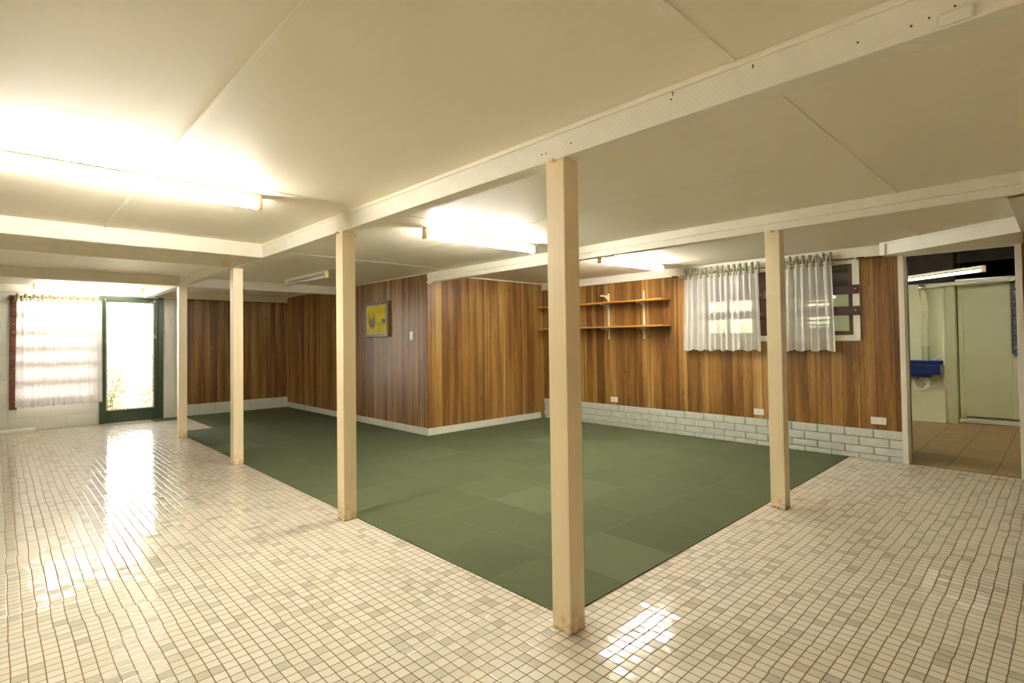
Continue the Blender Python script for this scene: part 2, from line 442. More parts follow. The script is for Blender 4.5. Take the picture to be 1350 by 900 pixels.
def tag(o, label=None, cat=None, group=None, kind=None):
    if label: o['label'] = label
    if cat: o['category'] = cat
    if group: o['group'] = group
    if kind: o['kind'] = kind
    return o
def thing(name, label, cat, loc=(0, 0, 0), rotz=0, group=None):
    o = bpy.data.objects.new(name, None); o.empty_display_size = .1; C.objects.link(o)
    o.location = loc; o.rotation_euler = (0, 0, rotz)
    return tag(o, label, cat, group)
def struct(name, loc=(0, 0, 0)):
    o = bpy.data.objects.new(name, None); o.empty_display_size = .1; C.objects.link(o); o.location = loc
    o['kind'] = 'structure'; return o
def part(mb, name, mat, parent, label=None):
    """mesh in the parent's own coordinates"""
    bmesh.ops.recalc_face_normals(mb.bm, faces=mb.bm.faces)
    me = bpy.data.meshes.new(name); mb.bm.to_mesh(me); mb.bm.free()
    for m in (mat if isinstance(mat, (list, tuple)) else [mat]): me.materials.append(m)
    o = bpy.data.objects.new(name, me); C.objects.link(o); o.parent = parent
    if label: o['label'] = label
    return o
def solid(mb, name, mat, label=None, cat=None, group=None, kind=None):
    bmesh.ops.recalc_face_normals(mb.bm, faces=mb.bm.faces)
    me = bpy.data.meshes.new(name); mb.bm.to_mesh(me); mb.bm.free()
    for m in (mat if isinstance(mat, (list, tuple)) else [mat]): me.materials.append(m)
    o = bpy.data.objects.new(name, me); C.objects.link(o)
    return tag(o, label, cat, group, kind)

XL = -2.6; YR = -3.2     # unseen left and rear walls

# ================================================================ STRUCTURE
m = MB(); m.prism([(XL, YR), (XW+.02, YR), (XW+.02, YP+.05), (XI+.05, YP+.05), (XI+.05, YW+.12), (XL, YW+.12)], -.06, 0)
solid(m, 'floor', m_floor, kind='structure')
m = MB(); m.box(XW+.02, 10.9, -.8, 6.2, -.06, -.004)
solid(m, 'floor_utility', m_utile, kind='structure')
m = MB(); m.box(XL, XW+.2, YR, YW+.15, ZC, ZC+.08)
solid(m, 'ceiling', m_ceil, kind='structure')
m = MB(); m.box(XL-.1, XL, YR, YW+.12, 0, ZC); solid(m, 'wall_left', m_wallwhite, kind='structure')
m = MB(); m.box(XL, XW+.1, YR-.1, YR, 0, ZC); solid(m, 'wall_rear', m_rearwall, kind='structure')

# back wall (y = YW): painted blocks with window and door openings, then panelling
WX0, WX1, WZ0, WZ1 = .13, 1.24, .42, 2.0
DX0, DX1, DZ1 = 1.19, 2.08, 2.09
m = MB()
T = .16
m.box(XL, WX0, YW, YW+T, 0, ZC); m.box(WX0, DX0-.0, YW, YW+T, 0, WZ0); m.box(WX0, DX0, YW, YW+T, WZ1, ZC)
m.box(DX0, DX1, YW, YW+T, DZ1, ZC); m.box(DX1, 2.30, YW, YW+T, 0, ZC)
def blocks(mb, x0, x1, z0, z1, y, bw=.39, bh=.19, j=.006, mi=1):
    r = 0; z = 0.0
    while z < z1:
        x = x0 - (bw/2 if r % 2 else 0) - .1
        while x < x1:
            a, b = max(x, x0), min(x+bw, x1); c, d = max(z, z0), min(z+bh, z1)
            if b-a > .02 and d-c > .02: mb.box(a+j/2, b-j/2, y-.003, y+.02, c+j/2, d-j/2, .003, mi, 1)
            x += bw
        z += bh; r += 1
blocks(m, XL, WX0-.02, 0, ZC-.13, YW); blocks(m, WX0-.02, DX0, 0, WZ0, YW)
solid(m, 'wall_back', [m_wallwhite, m_wallwhite], kind='structure')
m = MB(); m.box(DX1, 2.245, YW-.012, YW+.0, 0, 2.03); solid(m, 'trim_1', m_wallwhite, kind='structure')
m = MB(); m.box(2.30, XI+.05, YW, YW+T, 0, ZC); solid(m, 'wall_back_panelled', m_panel_b, kind='structure')
# plinth of white tiles, 0.2 m high
m = MB(); x = 2.30
while x < XI: m.box(x+.0015, min(x+.6, XI)-.0015, YW-.022, YW, 0, .2, .003); x += .6
solid(m, 'baseboard_back', m_skirt, kind='structure')
m = MB(); m.box(XL, XI, YW-.055, YW, 2.045, ZC, .004); m.box(XL, XI, YW-.07, YW, ZC-.018, ZC, .003)
solid(m, 'trim_2', m_strip, kind='structure')
m = MB(); m.box(-.3, .42, YW-.17, YW-.001, 0, .045, .006); solid(m, 'trim_3', m_trim, kind='structure')

# picture wall (x = XI) and partition (y = YP)
m = MB(); m.box(XI, XI+.1, YP+.003, YW, 0, ZC); solid(m, 'wall_inner', m_panel_i, kind='structure')
m = MB(); m.box(XI+.001, XW, YP, YP+.1, 0, ZC); solid(m, 'wall_partition', m_panel_p, kind='structure')
m = MB(); y = YP-.012
m.box(XI-.014, XI, YP-.014, YP+.10, 0, .098, .003)
y = YP+.10
while y < YW-.02: m.box(XI-.014, XI, y+.0015, min(y+1.6, YW-.02)-.0015, 0, .098, .003); y += 1.6
solid(m, 'baseboard_inner', m_skirt, kind='structure')
m = MB(); x = XI+.12; m.box(XI-.014, XI+.119, YP-.015, YP, 0, .098, .003)
for a, b in ((XI+.122, 6.20), (6.203, XW-.11)): m.box(a, b, YP-.015, YP, 0, .098, .003)
solid(m, 'baseboard_partition', m_skirt, kind='structure')
m = MB(); m.box(XI-.014, XI, YP, YW-.07, ZC-.014, ZC, .003); m.box(XI-.014, XW-.05, YP-.014, YP, ZC-.014, ZC, .003)
solid(m, 'trim_4', m_trim, kind='structure')
m = MB(); m.tube([(XI-.002, YP-.002, .1), (XI-.002, YP-.002, ZC-.015)], .006, 8); solid(m, 'trim_5', m_sash, kind='structure')

# window wall (x = XW): panelling with window opening and doorway
AY0, AY1, AZ0, AZ1 = 1.48, 3.18, 1.265, 2.005     # window opening
OY0, OY1, OZ = .285, 1.055, 2.035                 # doorway opening
PZ = .31
m = MB(); X0, X1 = XW, XW+.09
m.box(X0, X1, AY1, YP, PZ, ZC); m.box(X0, X1, AY0, AY1, PZ, AZ0); m.box(X0, X1, AY0, AY1, AZ1, ZC)
m.box(X0, X1, 1.10, AY0, PZ, ZC); m.box(X0, X1, OY0-.04, 1.10, OZ+.035, ZC); m.box(X0, X1, YR, OY0-.04, 0, ZC)
solid(m, 'wall_right', m_panel_r, kind='structure')
# painted brick plinth
m = MB(); m.box(XW-.004, XW+.09, 1.085, YP, 0, PZ-.002, 0, 1)
z = 0.0; r = 0
rz = [0, .054, .132, .222, .31]
for r in range(4):
    y = 1.085 - (0 if r % 2 else .125)
    k = 0
    while y < YP:
        a, b = max(y, 1.085), min(y+.247, YP)
        if b-a > .02: m.box(XW-.016, XW+.03, a+.0035, b-.0035, rz[r]+.0035, rz[r+1]-.0035, .005, 0, 2)
        y += .25; k += 1
solid(m, 'baseboard_right', [m_brick, m_mortar], kind='structure')
# cornice board and bulkhead over the doorway
m = MB(); m.box(XW-.035, XW, 1.20, YP-.0, 2.055, ZC, .003); m.box(XW-.045, XW, 1.20, YP, ZC-.012, ZC, .003)
solid(m, 'trim_6', m_trim, kind='structure')
m = MB(); m.prism([(6.40, 1.20), (5.79, .21), (XW+.0, .21), (XW, 1.20)], ZB, ZC)
m.prism([(6.385, 1.215), (6.41, 1.215), (5.79, .20), (5.775, .215)], ZC-.016, ZC-.0005)
m.prism([(6.385, 1.215), (6.41, 1.215), (6.385, 1.165), (6.36, 1.172)], ZB, ZC-.0005)
solid(m, 'trim_7', m_trim, kind='structure')
m = MB(); m.box(4.26, XW, -.45, .215, ZB, ZC, .004); solid(m, 'trim_8', m_beam, kind='structure')
# short panelled return beside the doorway
m = MB(); m.box(5.80, XW, .13, .205, 0, ZB); solid(m, 'wall_return', m_panel_p, kind='structure')

# doorway lining
d2 = struct('door_2', (XW, .67, 0))
m = MB(); f = .045
m.box(-.018, .13, OY1-.67, OY1-.67+f, 0, OZ+f, .003); part(m, 'jamb', m_trim, d2)
m = MB(); m.box(-.018, .13, OY0-.67-f, OY0-.67, 0, OZ+f, .003); part(m, 'jamb', m_trim, d2)
m = MB(); m.box(-.018, .13, OY0-.67, OY1-.67, OZ, OZ+f, .003); part(m, 'lintel', m_trim, d2)
m = MB(); m.box(.0, .13, OY0-.67, OY1-.67, -.003, .004, .001); part(m, 'threshold', m_utile, d2)
# folded-back door leaf, edge on
m = MB(); m.box(.14, .80, 1.15-.67, 1.185-.67, .012, OZ-.01, .002); part(m, 'door_leaf', m_dark, d2, 'dark door leaf folded back into the utility room')

# utility room shell
UX = 10.0
m = MB()
m.box(UX, UX+.1, 1.09, 2.55, -.02, 2.0); m.box(UX, UX+.1, 2.55, 2.98, -.02, 1.36); m.box(UX, UX+.1, 2.98, 3.75, -.02, 2.0)
m.box(UX, UX+.1, 3.75, 4.65, -.02, 1.28); m.box(UX, UX+.1, 4.65, 6.2, -.02, 2.0)
m.box(UX, UX+.1, 2.55, 2.98, 1.9, 2.0); m.box(UX+.4, UX+.5, .50, 1.09, -.02, 2.3)
m.box(UX+.40, UX+.5, -.8, .50, -.02, .98); m.box(UX+.40, UX+.5, -.8, .50, 1.98, 2.3); m.box(UX+.40, UX+.5, -.8, -.12, .98, 1.98)
m.box(UX+.28, UX+.4, .50, .52, .9, 2.05)
solid(m, 'wall_utility', m_util, kind='structure')
m = MB(); m.box(UX-.0, UX+.1, 1.09, 6.2, 2.0, 2.7); m.box(UX+.4, UX+.5, -.8, 1.09, 2.04, 2.7)
m.box(XW+.09, UX+.5, -.8, 6.2, 2.62, 2.7)
m.box(UX, UX+.5, 1.06, 1.09, 2.0, 2.7)
for k in range(9): m.box(XW+.09, UX+.4, -.5+k*.75, -.45+k*.75, 2.42, 2.62)
solid(m, 'ceiling_utility', m_void, kind='structure')
m = MB(); m.box(XW+.09, UX+.5, 6.1, 6.2, 0, .9); m.box(XW+.09, UX+.5, 6.1, 6.2, 2.1, 2.7); m.box(XW+.09, 7.2, 6.1, 6.2, .9, 2.1); m.box(9.2, UX+.5, 6.1, 6.2, .9, 2.1); m.box(XW+.09, UX+.5, -.8, -.7, 0, 2.7)  # the far side wall has an added, unseen opening that lets daylight in
m.box(XW+.04, XW+.09, 1.105, AY0-.001, 0, 2.62); m.box(XW+.04, XW+.09, AY1, 6.1, 0.0, 2.62); m.box(XW+.091, XW+.10, AY0-.1, AY1+.1, 0, AZ0-.01); m.box(XW+.04, XW+.09, 1.105, AY1, AZ1+.2, 2.62)
m.box(UX, UX+.5, 1.06, 1.09, -.02, 2.0)
solid(m, 'wall_utility_side', m_util, kind='structure')

# sliding door of the utility room
d3 = struct('door_3', (UX+.25, .5, 0))
m = MB(); m.box(0, .045, .0, .54, .09, 1.99, .004); m.box(0, .045, -1.2, .0, .09, .98, .004); part(m, 'sliding_panel', m_util, d3)
m = MB(); m.box(-.04, .10, -.60, .60, 0, .035, .004); m.box(-.01, .0, -.60, .60, .035, .06, .002); part(m, 'bottom_track', m_trim, d3)
m = MB(); m.box(-.05, .08, -.60, .60, 1.995, 2.05, .004); part(m, 'top_track', m_steel, d3)
m = MB(); m.box(-.01, .0, .51, .53, 1.35, 1.42, .002); part(m, 'catch', m_dark, d3)
m = MB(); m.box(-.04, .0, .49, .545, .04, 1.99, .004); part(m, 'edge_strip', m_util, d3)

# utility windows
def casement(name, y0, y1, z0, z1, x, slats):
    w = struct(name, (x, (y0+y1)/2, z0)); h = z1-z0; b = (y1-y0)/2
    m = MB(); e = .045
    m.box(0, .06, -b, -b+e, 0, h); m.box(0, .06, b-e, b, 0, h); m.box(0, .06, -b+e, b-e, 0, e); m.box(0, .06, -b+e, b-e, h-e, h)
    part(m, 'window_frame', m_sash, w)
    if slats:
        for k in range(slats):
            z = e + (h-2*e)*(k+.5)/slats
            m = MB(); m.slab([(0.01, -b+e, z-.02), (0.01, b-e, z-.02), (.05, b-e, z+.02), (.05, -b+e, z+.02)], (0, 0, .004)); part(m, 'louvre', m_metalw, w)
    m = MB(); m.box(.052, .056, -b+e, b-e, e, h-e); part(m, 'pane', m_glass, w)
    return w
casement('window_3', 3.75, 4.65, 1.28, 2.0, UX+.02, 0)
casement('window_4', 2.55, 2.98, 1.36, 1.9, UX+.02, 6)
w5 = casement('window_5', -.12, .50, .98, 1.98, UX+.19, 0)

# ================================================================ window_1 (back wall) and door_1
w1 = struct('window_1', (.7, YW, 0))
m = MB(); m.box(-.575, -.49, -.03, .10, WZ0, WZ1, .003); m.box(-.575, -.49, -.03, -.004, .33, WZ0+.01, .003); part(m, 'window_frame', m_redwood, w1)
m = MB(); m.box(.42, .485, -.01, .10, WZ0, WZ1, .003); part(m, 'window_frame', m_redwood, w1)
m = MB(); m.box(-.5, .42, .0, .10, WZ1-.06, WZ1, .003); part(m, 'window_head', m_redwood, w1)
m = MB(); m.box(-.5, .42, .0, .10, WZ0, WZ0+.05, .003); part(m, 'window_sill', m_redwood, w1)
m = MB()
for a in (-.20, .12): m.box(a, a+.03, .05, .09, WZ0, WZ1)
part(m, 'mullion', m_redwood, w1)
m = MB(); m.box(-.5, .42, .072, .076, WZ0+.05, WZ1-.06); part(m, 'pane', m_glass, w1)
for z in (1.72, 1.455, 1.215, .99, .72):
    m = MB(); m.box(-.555, .44, -.042, -.018, z-.038, z+.038, .003); b = part(m, 'security_bar', m_redwood, w1)
for z in (1.90, 1.80, 1.72, 1.58, 1.455, 1.215, .93, .72, .45):
    m = MB(); m.tube([(-.53, -.046, z), (-.53, -.028, z)], .006, 8); part(m, 'screw', m_brass, w1)

d1 = struct('door_1', ((DX0+DX1)/2, YW, 0)); hw = (DX1-DX0)/2
m = MB(); f = .075
m.box(-hw, -hw+f, -.03, .10, 0, DZ1, .004); m.box(hw-f, hw, -.03, .10, 0, DZ1, .004); m.box(-hw+f, hw-f, -.03, .10, DZ1-.05, DZ1, .004)
part(m, 'door_frame', m_green, d1)
m = MB(); a = hw-f; g0, g1 = 1.30-1.635, 1.925-1.635
m.box(-a, g0, .0, .04, .001, DZ1-.052, .004); m.box(g1, a, .0, .04, .001, DZ1-.052, .004)
m.box(g0, g1, .0, .04, .001, .215, .004); m.box(g0, g1, .0, .04, 1.935, DZ1-.052, .004)
leaf = part(m, 'door_leaf', m_green, d1)
m = MB()
for x0, x1, z0, z1 in ((g0-.02, g1+.02, .20, .222), (g0-.02, g1+.02, 1.93, 1.95), (g0-.02, g0+.004, .20, 1.95), (g1-.004, g1+.02, .20, 1.95)):
    m.box(x0, x1, -.012, .0, z0, z1, .003)
part(m, 'glazing_bead', m_strip, d1, 'pale bead around the door opening')
m = MB(); m.box(g0, g1, .016, .02, .215, 1.935); part(m, 'pane', m_glass, d1)
m = MB()
st = .075
def clip_line(m, sgn, c):
    pts = []
    # line z = c + sgn*2*(x)
    for k in range(0, 201):
        x = g0 + (g1-g0)*k/200; z = c + sgn*1.9*(x-g0)
        if .22 < z < 1.93: pts.append((x, z))
    if len(pts) > 3: m.tube([(pts[0][0], .03, pts[0][1]), (pts[-1][0], .03, pts[-1][1])], .0011, 5)
for k in range(-10, 24): clip_line(m, 1, k*.14)
for k in range(0, 34): clip_line(m, -1, k*.14)
part(m, 'security_grille', m_plastic, d1)
m = MB(); m.box(a-.050, a-.032, -.012, 0, 1.36, 1.42, .003); m.tube([(a-.041, -.012, 1.385), (a-.041, -.03, 1.385), (a-.041, -.034, 1.40)], .006, 8); part(m, 'handle', m_brass, d1, 'small brass latch')
for sx in (-.375, .305):
    m = MB(); m.box(sx, sx+.018, -.012, 0, 1.965, 2.0, .002); part(m, 'hook', m_brass, d1)

# ================================================================ window_2 (window wall)
YC = (AY0+AY1)/2
w2 = struct('window_2', (XW, YC, 0)); hy = (AY1-AY0)/2; e = .062
m = MB()
m.box(-.02, .0, -hy-e, -hy, AZ0-e, AZ1+.045, .002); m.box(-.02, .0, hy, hy+e, AZ0-e, AZ1+.045, .002)
m.box(-.02, .0, -hy, hy, AZ0-e, AZ0, .002); m.box(-.02, .0, -hy, hy, AZ1, AZ1+.045, .002)
part(m, 'architrave', m_trim, w2)
sash = [(AY0, 2.37), (2.37, AY1)]
for s0, s1 in sash:
    a, b = s0-YC, s1-YC; q = .042
    m = MB(); m.box(.01, .055, a, a+q, AZ0, AZ1); m.box(.01, .055, b-q, b, AZ0, AZ1); m.box(.01, .055, a+q, b-q, AZ0, AZ0+q); m.box(.01, .055, a+q, b-q, AZ1-q, AZ1)
    c = (a+b)/2; m.box(.015, .05, c-.015, c+.015, AZ0+q, AZ1-q)
    s = part(m, 'sash', m_sash, w2)
    m = MB(); m.box(.030, .034, a+q, b-q, AZ0+q, AZ1-q); part(m, 'pane', m_glassd, w2)
for z in (1.735, 1.515):
    m = MB(); m.box(-.045, -.0205, 1.42-YC, 3.24-YC, z-.046, z+.046, .004); b = part(m, 'security_bar', m_brown, w2)
    m = MB()
    for yy in (1.45, 2.37, 3.22): m.tube([(-.049, yy-YC, z+.005), (-.044, yy-YC, z+.005)], .006, 8)
    part(m, 'bolt', m_steel, b)

# ================================================================ posts
def post(x, y, label, foot=.0):
    t = thing('support_post', label, 'post', (x+PW/2, y+PW/2, 0), 0, 'painted timber posts holding up the beams')
    h = PW/2
    m = MB(); m.box(-h, h, -h, h, 0, ZB, .004); part(m, 'shaft', m_post, t)
    m = MB(); m.box(-h-.03, -h, -.012, .012, ZB-.012, ZB-.002, .002); m.tube([(-h-.018, 0, ZB-.018), (-h-.018, 0, ZB-.004)], .006, 6)
    part(m, 'fixing_lug', m_yellowplastic, t)
    m = MB(); m.box(h, h+.03, -.012, .012, ZB-.012, ZB-.002, .002); m.tube([(h+.018, 0, ZB-.018), (h+.018, 0, ZB-.004)], .006, 6)
    part(m, 'fixing_lug', m_yellowplastic, t)
    return t
post(XA, 1.438, 'large cream support post standing at the near corner of the green carpet')
post(XA, 3.427, 'cream support post between the near corner post and the two far posts')
post(XA, 5.789, 'cream support post under the crossing of two beams, third from the camera')
post(XA, 8.013, 'farthest cream support post, beside the notch in the green carpet near the green door')
post(XB, 1.396, 'cream support post in front of the curtained window at the right carpet edge')

# ================================================================ beams
def hook(parent, x, y, z, kind=0):
    m = MB()
    if kind == 0:
        m.tube([(x, y, z), (x-.004, y, z)], .0024, 8)
    else:
        m.tube([(x, y, z), (x-.010, y, z), (x-.013, y, z-.003), (x-.011, y, z-.009), (x-.006, y, z-.010)], .0014, 6)
    part(m, 'screw_hook' if kind else 'screw', m_hole, parent)
bA = thing('ceiling_beam', 'long cream beam with saw marks crossing over the near post, screws in its face', 'beam', (XA, 0, ZB))
m = MB(); m.box(.0, PW, YR, YW-.07, 0, ZC-ZB, .003); part(m, 'timber', m_beam, bA)
m = MB(); m.box(-.012, .0, YR, 4.955, ZC-ZB-.022, ZC-ZB, .004); m.box(-.012, 0, 5.0, 5.78, ZC-ZB-.022, ZC-ZB, .004); m.box(-.012, 0, 5.9, 8.0, ZC-ZB-.022, ZC-ZB, .004); part(m, 'cover_strip', m_strip, bA)
for y, z, k in ((1.535, .040, 0), (1.560, .040, 0), (1.396, .046, 0), (.93, .094, 1), (.656, .086, 1), (.377, .042, 0), (.221, .040, 0), (.17, .047, 0), (.258, .035, 0), (.94, .075, 0)):
    hook(bA, 0, y, z, k)
m = MB(); m.box(-.008, .0, .134, .205, .004, .038, .006); part(m, 'mounting_block', m_beam, bA)
m = MB(); m.slab([(-.0012, 3.40, .012), (-.0012, 3.47, .008), (-.0012, 3.47, .022), (-.0012, 3.40, .024)], (.0008, 0, 0)); part(m, 'filler_patch', m_orange_stain, bA)

bB = thing('ceiling_beam', 'two-tier cream beam running over the right post towards the panelled corner', 'beam', (XB, 0, ZB))
m = MB(); m.box(0.012, PW, YR, YP-.0, 0.0, .055, .003); m.box(0.0, PW-.01, YR, YP, .055, ZC-ZB, .003); part(m, 'timber', m_beam, bB)
m = MB(); m.box(-.0, .05, YP-.06, YP-.002, -.014, 0, .003); m.tube([(-.012, YP-.03, .012), (-.012, YP-.03, -.012), (.03, YP-.03, -.016)], .007, 8); part(m, 'cable_clip', m_plastic, bB)

bC = thing('ceiling_beam', 'white cross beam beyond the big lit tube, joining the long beam short of the third post', 'beam', (0, 4.955, ZB))
m = MB(); m.box(XL, XA, 0, .045, 0, ZC-ZB, .003); part(m, 'timber', m_beam, bC)
m = MB(); m.box(XL, XA-.012, -.006, 0, ZC-ZB-.014, ZC-ZB, .002); part(m, 'cover_strip', m_strip, bC)
bD = thing('ceiling_beam', 'shaded cross beam meeting the top of the third post, with a tan patch', 'beam', (0, 5.80, ZB))
m = MB(); m.box(XL, XA, 0, .09, 0, ZC-ZB, .003); part(m, 'timber', m_beam, bD)
m = MB(); m.box(XA-.105, XA-.02, -.002, 0, .004, .082, .001); part(m, 'filler_patch', m_orange_stain, bD)
bE = thing('ceiling_beam', 'farthest cross beam on the left, meeting the top of the farthest post', 'beam', (0, 8.02, ZB))
m = MB(); m.box(XL, XA, 0, .09, 0, ZC-ZB, .003); part(m, 'timber', m_beam, bE)
m = MB(); m.box(XA-.12, XA-.02, -.002, 0, .002, .05, .001); part(m, 'filler_patch', m_orange_stain, bE)
bF = thing('ceiling_beam', 'shallow pale beam from the farthest post to the picture wall', 'beam', (0, 8.03, ZB))
m = MB(); m.box(XA+PW, XI, 0, .09, 0.0, ZC-ZB, .003); part(m, 'timber', m_beam, bF)

# ceiling battens and sheet joints
def strip(n, x0, x1, y0, y1, h=.007):
    m = MB(); m.box(x0, x1, y0, y1, ZC-h, ZC+.001, .0015); return solid(m, 'trim_%d' % n, m_strip, kind='structure')
strip(9, .59, .612, YR, 4.95); strip(10, .59, .612, 5.0, 5.8, .004); strip(11, .59, .612, 5.89, 8.02, .004)
strip(12, .612, XA-.012, .705, .73); strip(13, XA+PW, XB, .695, .717); strip(14, XB+PW, 6.2, .88, .90, .005)
strip(15, 3.055, 3.062, .717, 8.03, .003); strip(16, .612, XA-.012, 3.175, 3.182, .003)
strip(17, XA+PW, XB, 5.25, 5.256, .003); strip(18, XA+PW, XB, 3.18, 3.186, .003); strip(19, XB+PW, XW-.05, 3.18, 3.186, .003)

# ================================================================ fluorescent lights
def batten(label, p, q, z, lit=True, tube_mat=None, wide=.05, drop=.032, lens=False):
    """p,q plan ends; z = ceiling height under which it hangs"""
    cx, cy = (p[0]+q[0])/2, (p[1]+q[1])/2; L = math.hypot(q[0]-p[0], q[1]-p[1]); a = math.atan2(q[1]-p[1], q[0]-p[0])
    t = thing('fluorescent_light', label, 'light', (cx, cy, z), a, 'ceiling fluorescent battens')
    h = L/2
    m = MB(); m.box(-h, h, -wide/2, wide/2, -drop, 0, .004); part(m, 'batten_body', m_metalw, t)
    for s in (-1, 1):
        m = MB(); x0, x1 = sorted((s*h, s*(h-.022))); m.box(x0-.001, x1+.001, -wide/2-.002, wide/2+.002, -drop-.060, -.002, .005)
        part(m, 'end_cap', m_yellowplastic, t, 'yellowed end cap')
    m = MB(); m.tube([(-h+.02, 0, -drop-.036), (h-.02, 0, -drop-.036)], .0185, 16)
    part(m, 'tube', (tube_mat or m_tube) if lit else m_tubeoff, t)
    return t
batten('large lit fluorescent batten on the ceiling at the left edge, nearest the camera', (-.05, 3.32), (1.19, 3.32), ZC)
batten('lit fluorescent batten on the ceiling behind the near post, above the carpet', (2.50, 3.43), (3.74, 3.37), ZC)
batten('lit fluorescent batten near the wall shelves beyond the two-tier beam', (4.77, 3.37), (6.00, 3.31), ZC)
batten('unlit fluorescent batten on the ceiling near the picture wall', (3.06, 7.55), (3.06, 6.28), ZC, False)
batten('lit fluorescent batten over the bright window and green door', (.37, 9.95), (1.71, 9.95), ZC, True, m_tube_dim)
u = batten('added fluorescent batten, out of view deep in the utility room', (8.4, 4.4), (8.4, 5.6), 2.42)  # unseen lamp added to brighten the utility room
batten('added fluorescent batten, out of view at the rear end of the tiled floor', (-1.7, -1.3), (-.46, -1.3), ZC, True, m_tube_dim)  # dim lamp added behind the camera to lift the near ceiling
u = batten('lit fluorescent tube seen through the doorway in the utility room', (9.40, 1.66), (8.57, .63), 2.068, True, m_tube_back, .04, .02)
for s in (-.35, .35):
    m = MB(); m.tube([(s, 0, 0), (s, 0, .37)], .004, 6); part(m, 'hanger', m_dark, u)

# ================================================================ carpet
m = MB(); m.prism([(1.893, 1.548), (XW-.018, 1.548), (XW-.018, YP-.016), (XI-.015, YP-.016), (XI-.015, YW-.023), (1.893, YW-.023), (1.893, 10.03), (2.385, 10.03), (2.385, 8.6), (1.893, 8.6)], .0005, .005)
solid(m, 'carpet', m_carpet, 'dark green carpet of square tiles covering the panelled part of the tiled floor', 'carpet')

# ================================================================ curtains
def curtain(label, y0, y1, z0, z1, x, rod, amp, folds, mat, seed, flare=.02, axis='y', stiff=.05):
    random.seed(seed)
    t = thing('curtain', label, 'curtain', ((x, (y0+y1)/2, z1) if axis == 'y' else ((y0+y1)/2, x, z1)), 0, None)
    NX, NZ = folds*12, 26; W_ = y1-y0; H_ = z1-z0
    ph = [random.uniform(0, 6.28) for _ in range(6)]
    def P(i, j):
        u = i/NX; v = j/NZ                      # v: 0 top, 1 bottom
        uu = u + .012*math.sin(u*19+ph[0]) + .02*v*math.sin(u*9+ph[1]+v*1.4)*u*(1-u)*4
        wob = math.sin(2*PI*folds*uu + ph[2]) + .45*math.sin(2*PI*folds*.53*uu+ph[3]+v*1.2)+.25*math.sin(2*PI*folds*2.1*uu+ph[4])
        a = amp*(.55+.6*v)*(1+.25*math.sin(u*13+ph[5]))
        s = (uu-.5)*(W_ + flare*2*v) 
        n = wob*a
        zz = -v*H_ + .010*math.sin(2*PI*folds*.5*u+ph[1])*v + stiff*0
        return (n, s, zz) if axis == 'y' else (s, n, zz)
    bm = bmesh.new(); g = [[bm.verts.new(P(i, j)) for j in range(NZ+1)] for i in range(NX+1)]
    for i in range(NX):
        for j in range(NZ):
            f = bm.faces.new((g[i][j], g[i+1][j], g[i+1][j+1], g[i][j+1])); f.smooth = True
    mb = MB(); mb.bm.free(); mb.bm = bm; part(mb, 'sheer_panel', mat, t)
    # hem: doubled cloth
    bm = bmesh.new(); g = []
    for i in range(NX+1):
        a = Vector(P(i, NZ)); b = Vector(P(i, NZ-2)); o = Vector((-.002, 0, 0)) if axis == 'y' else Vector((0, -.002, 0)); g.append((bm.verts.new(a+o), bm.verts.new(b+o)))
    for i in range(NX):
        f = bm.faces.new((g[i][0], g[i+1][0], g[i+1][1], g[i][1])); f.smooth = True
    mb = MB(); mb.bm.free(); mb.bm = bm; part(mb, 'hem', mat, t)
    return t, W_, H_
def heading(t, W_, folds, mat, axis, h=.055, amp=.016, seed=1):
    """gathered floral frill standing above the rod"""
    random.seed(seed)
    bm = bmesh.new(); NX = folds*14; NZ = 7; g = []
    for i in range(NX+1):
        u = i/NX; col = []
        hh = h*(.62+.48*abs(math.sin(PI*folds*u*.5+.6))**1.5) + random.uniform(-.006, .006)
        for j in range(NZ+1):
            v = j/NZ
            n = (math.sin(2*PI*folds*u)*amp*(.5+.9*abs(v-.35)*1.3)) + .004*math.sin(2*PI*folds*2.7*u+v*3)
            s = (u-.5)*(W_+.02) + .006*math.sin(2*PI*folds*1.0*u+1.5)*(v-.3)
            z = -.045 + v*hh
            col.append(bm.verts.new((n, s, z) if axis == 'y' else (s, n, z)))
        g.append(col)
    for i in range(NX):
        for j in range(NZ):
            f = bm.faces.new((g[i][j], g[i+1][j], g[i+1][j+1], g[i][j+1])); f.smooth = True
    mb = MB(); mb.bm.free(); mb.bm = bm; part(mb, 'heading', mat, t, 'gathered floral heading frill')
t, w_, h_ = curtain('white sheer curtain with floral heading, left of the pair at the panelled window', 2.36, 3.255, 1.10, 2.035, 6.455, 0, .021, 13, m_sheer, 3)
heading(t, w_, 27, m_floral, 'y', .125, .008, 3)
t, w_, h_ = curtain('white sheer curtain with floral heading, right of the pair at the panelled window', 1.64, 2.20, 1.10, 2.045, 6.455, 0, .024, 8, m_sheer, 11)
heading(t, w_, 18, m_floral, 'y', .125, .008, 5)
t, w_, h_ = curtain('bright white sheer curtain with pale frill beside the green door', .185, 1.20, .36, 1.955, 10.26, 0, .014, 17, m_sheerl, 8, .01, 'x')
heading(t, w_, 22, m_floral2, 'x', .10, .014, 9)

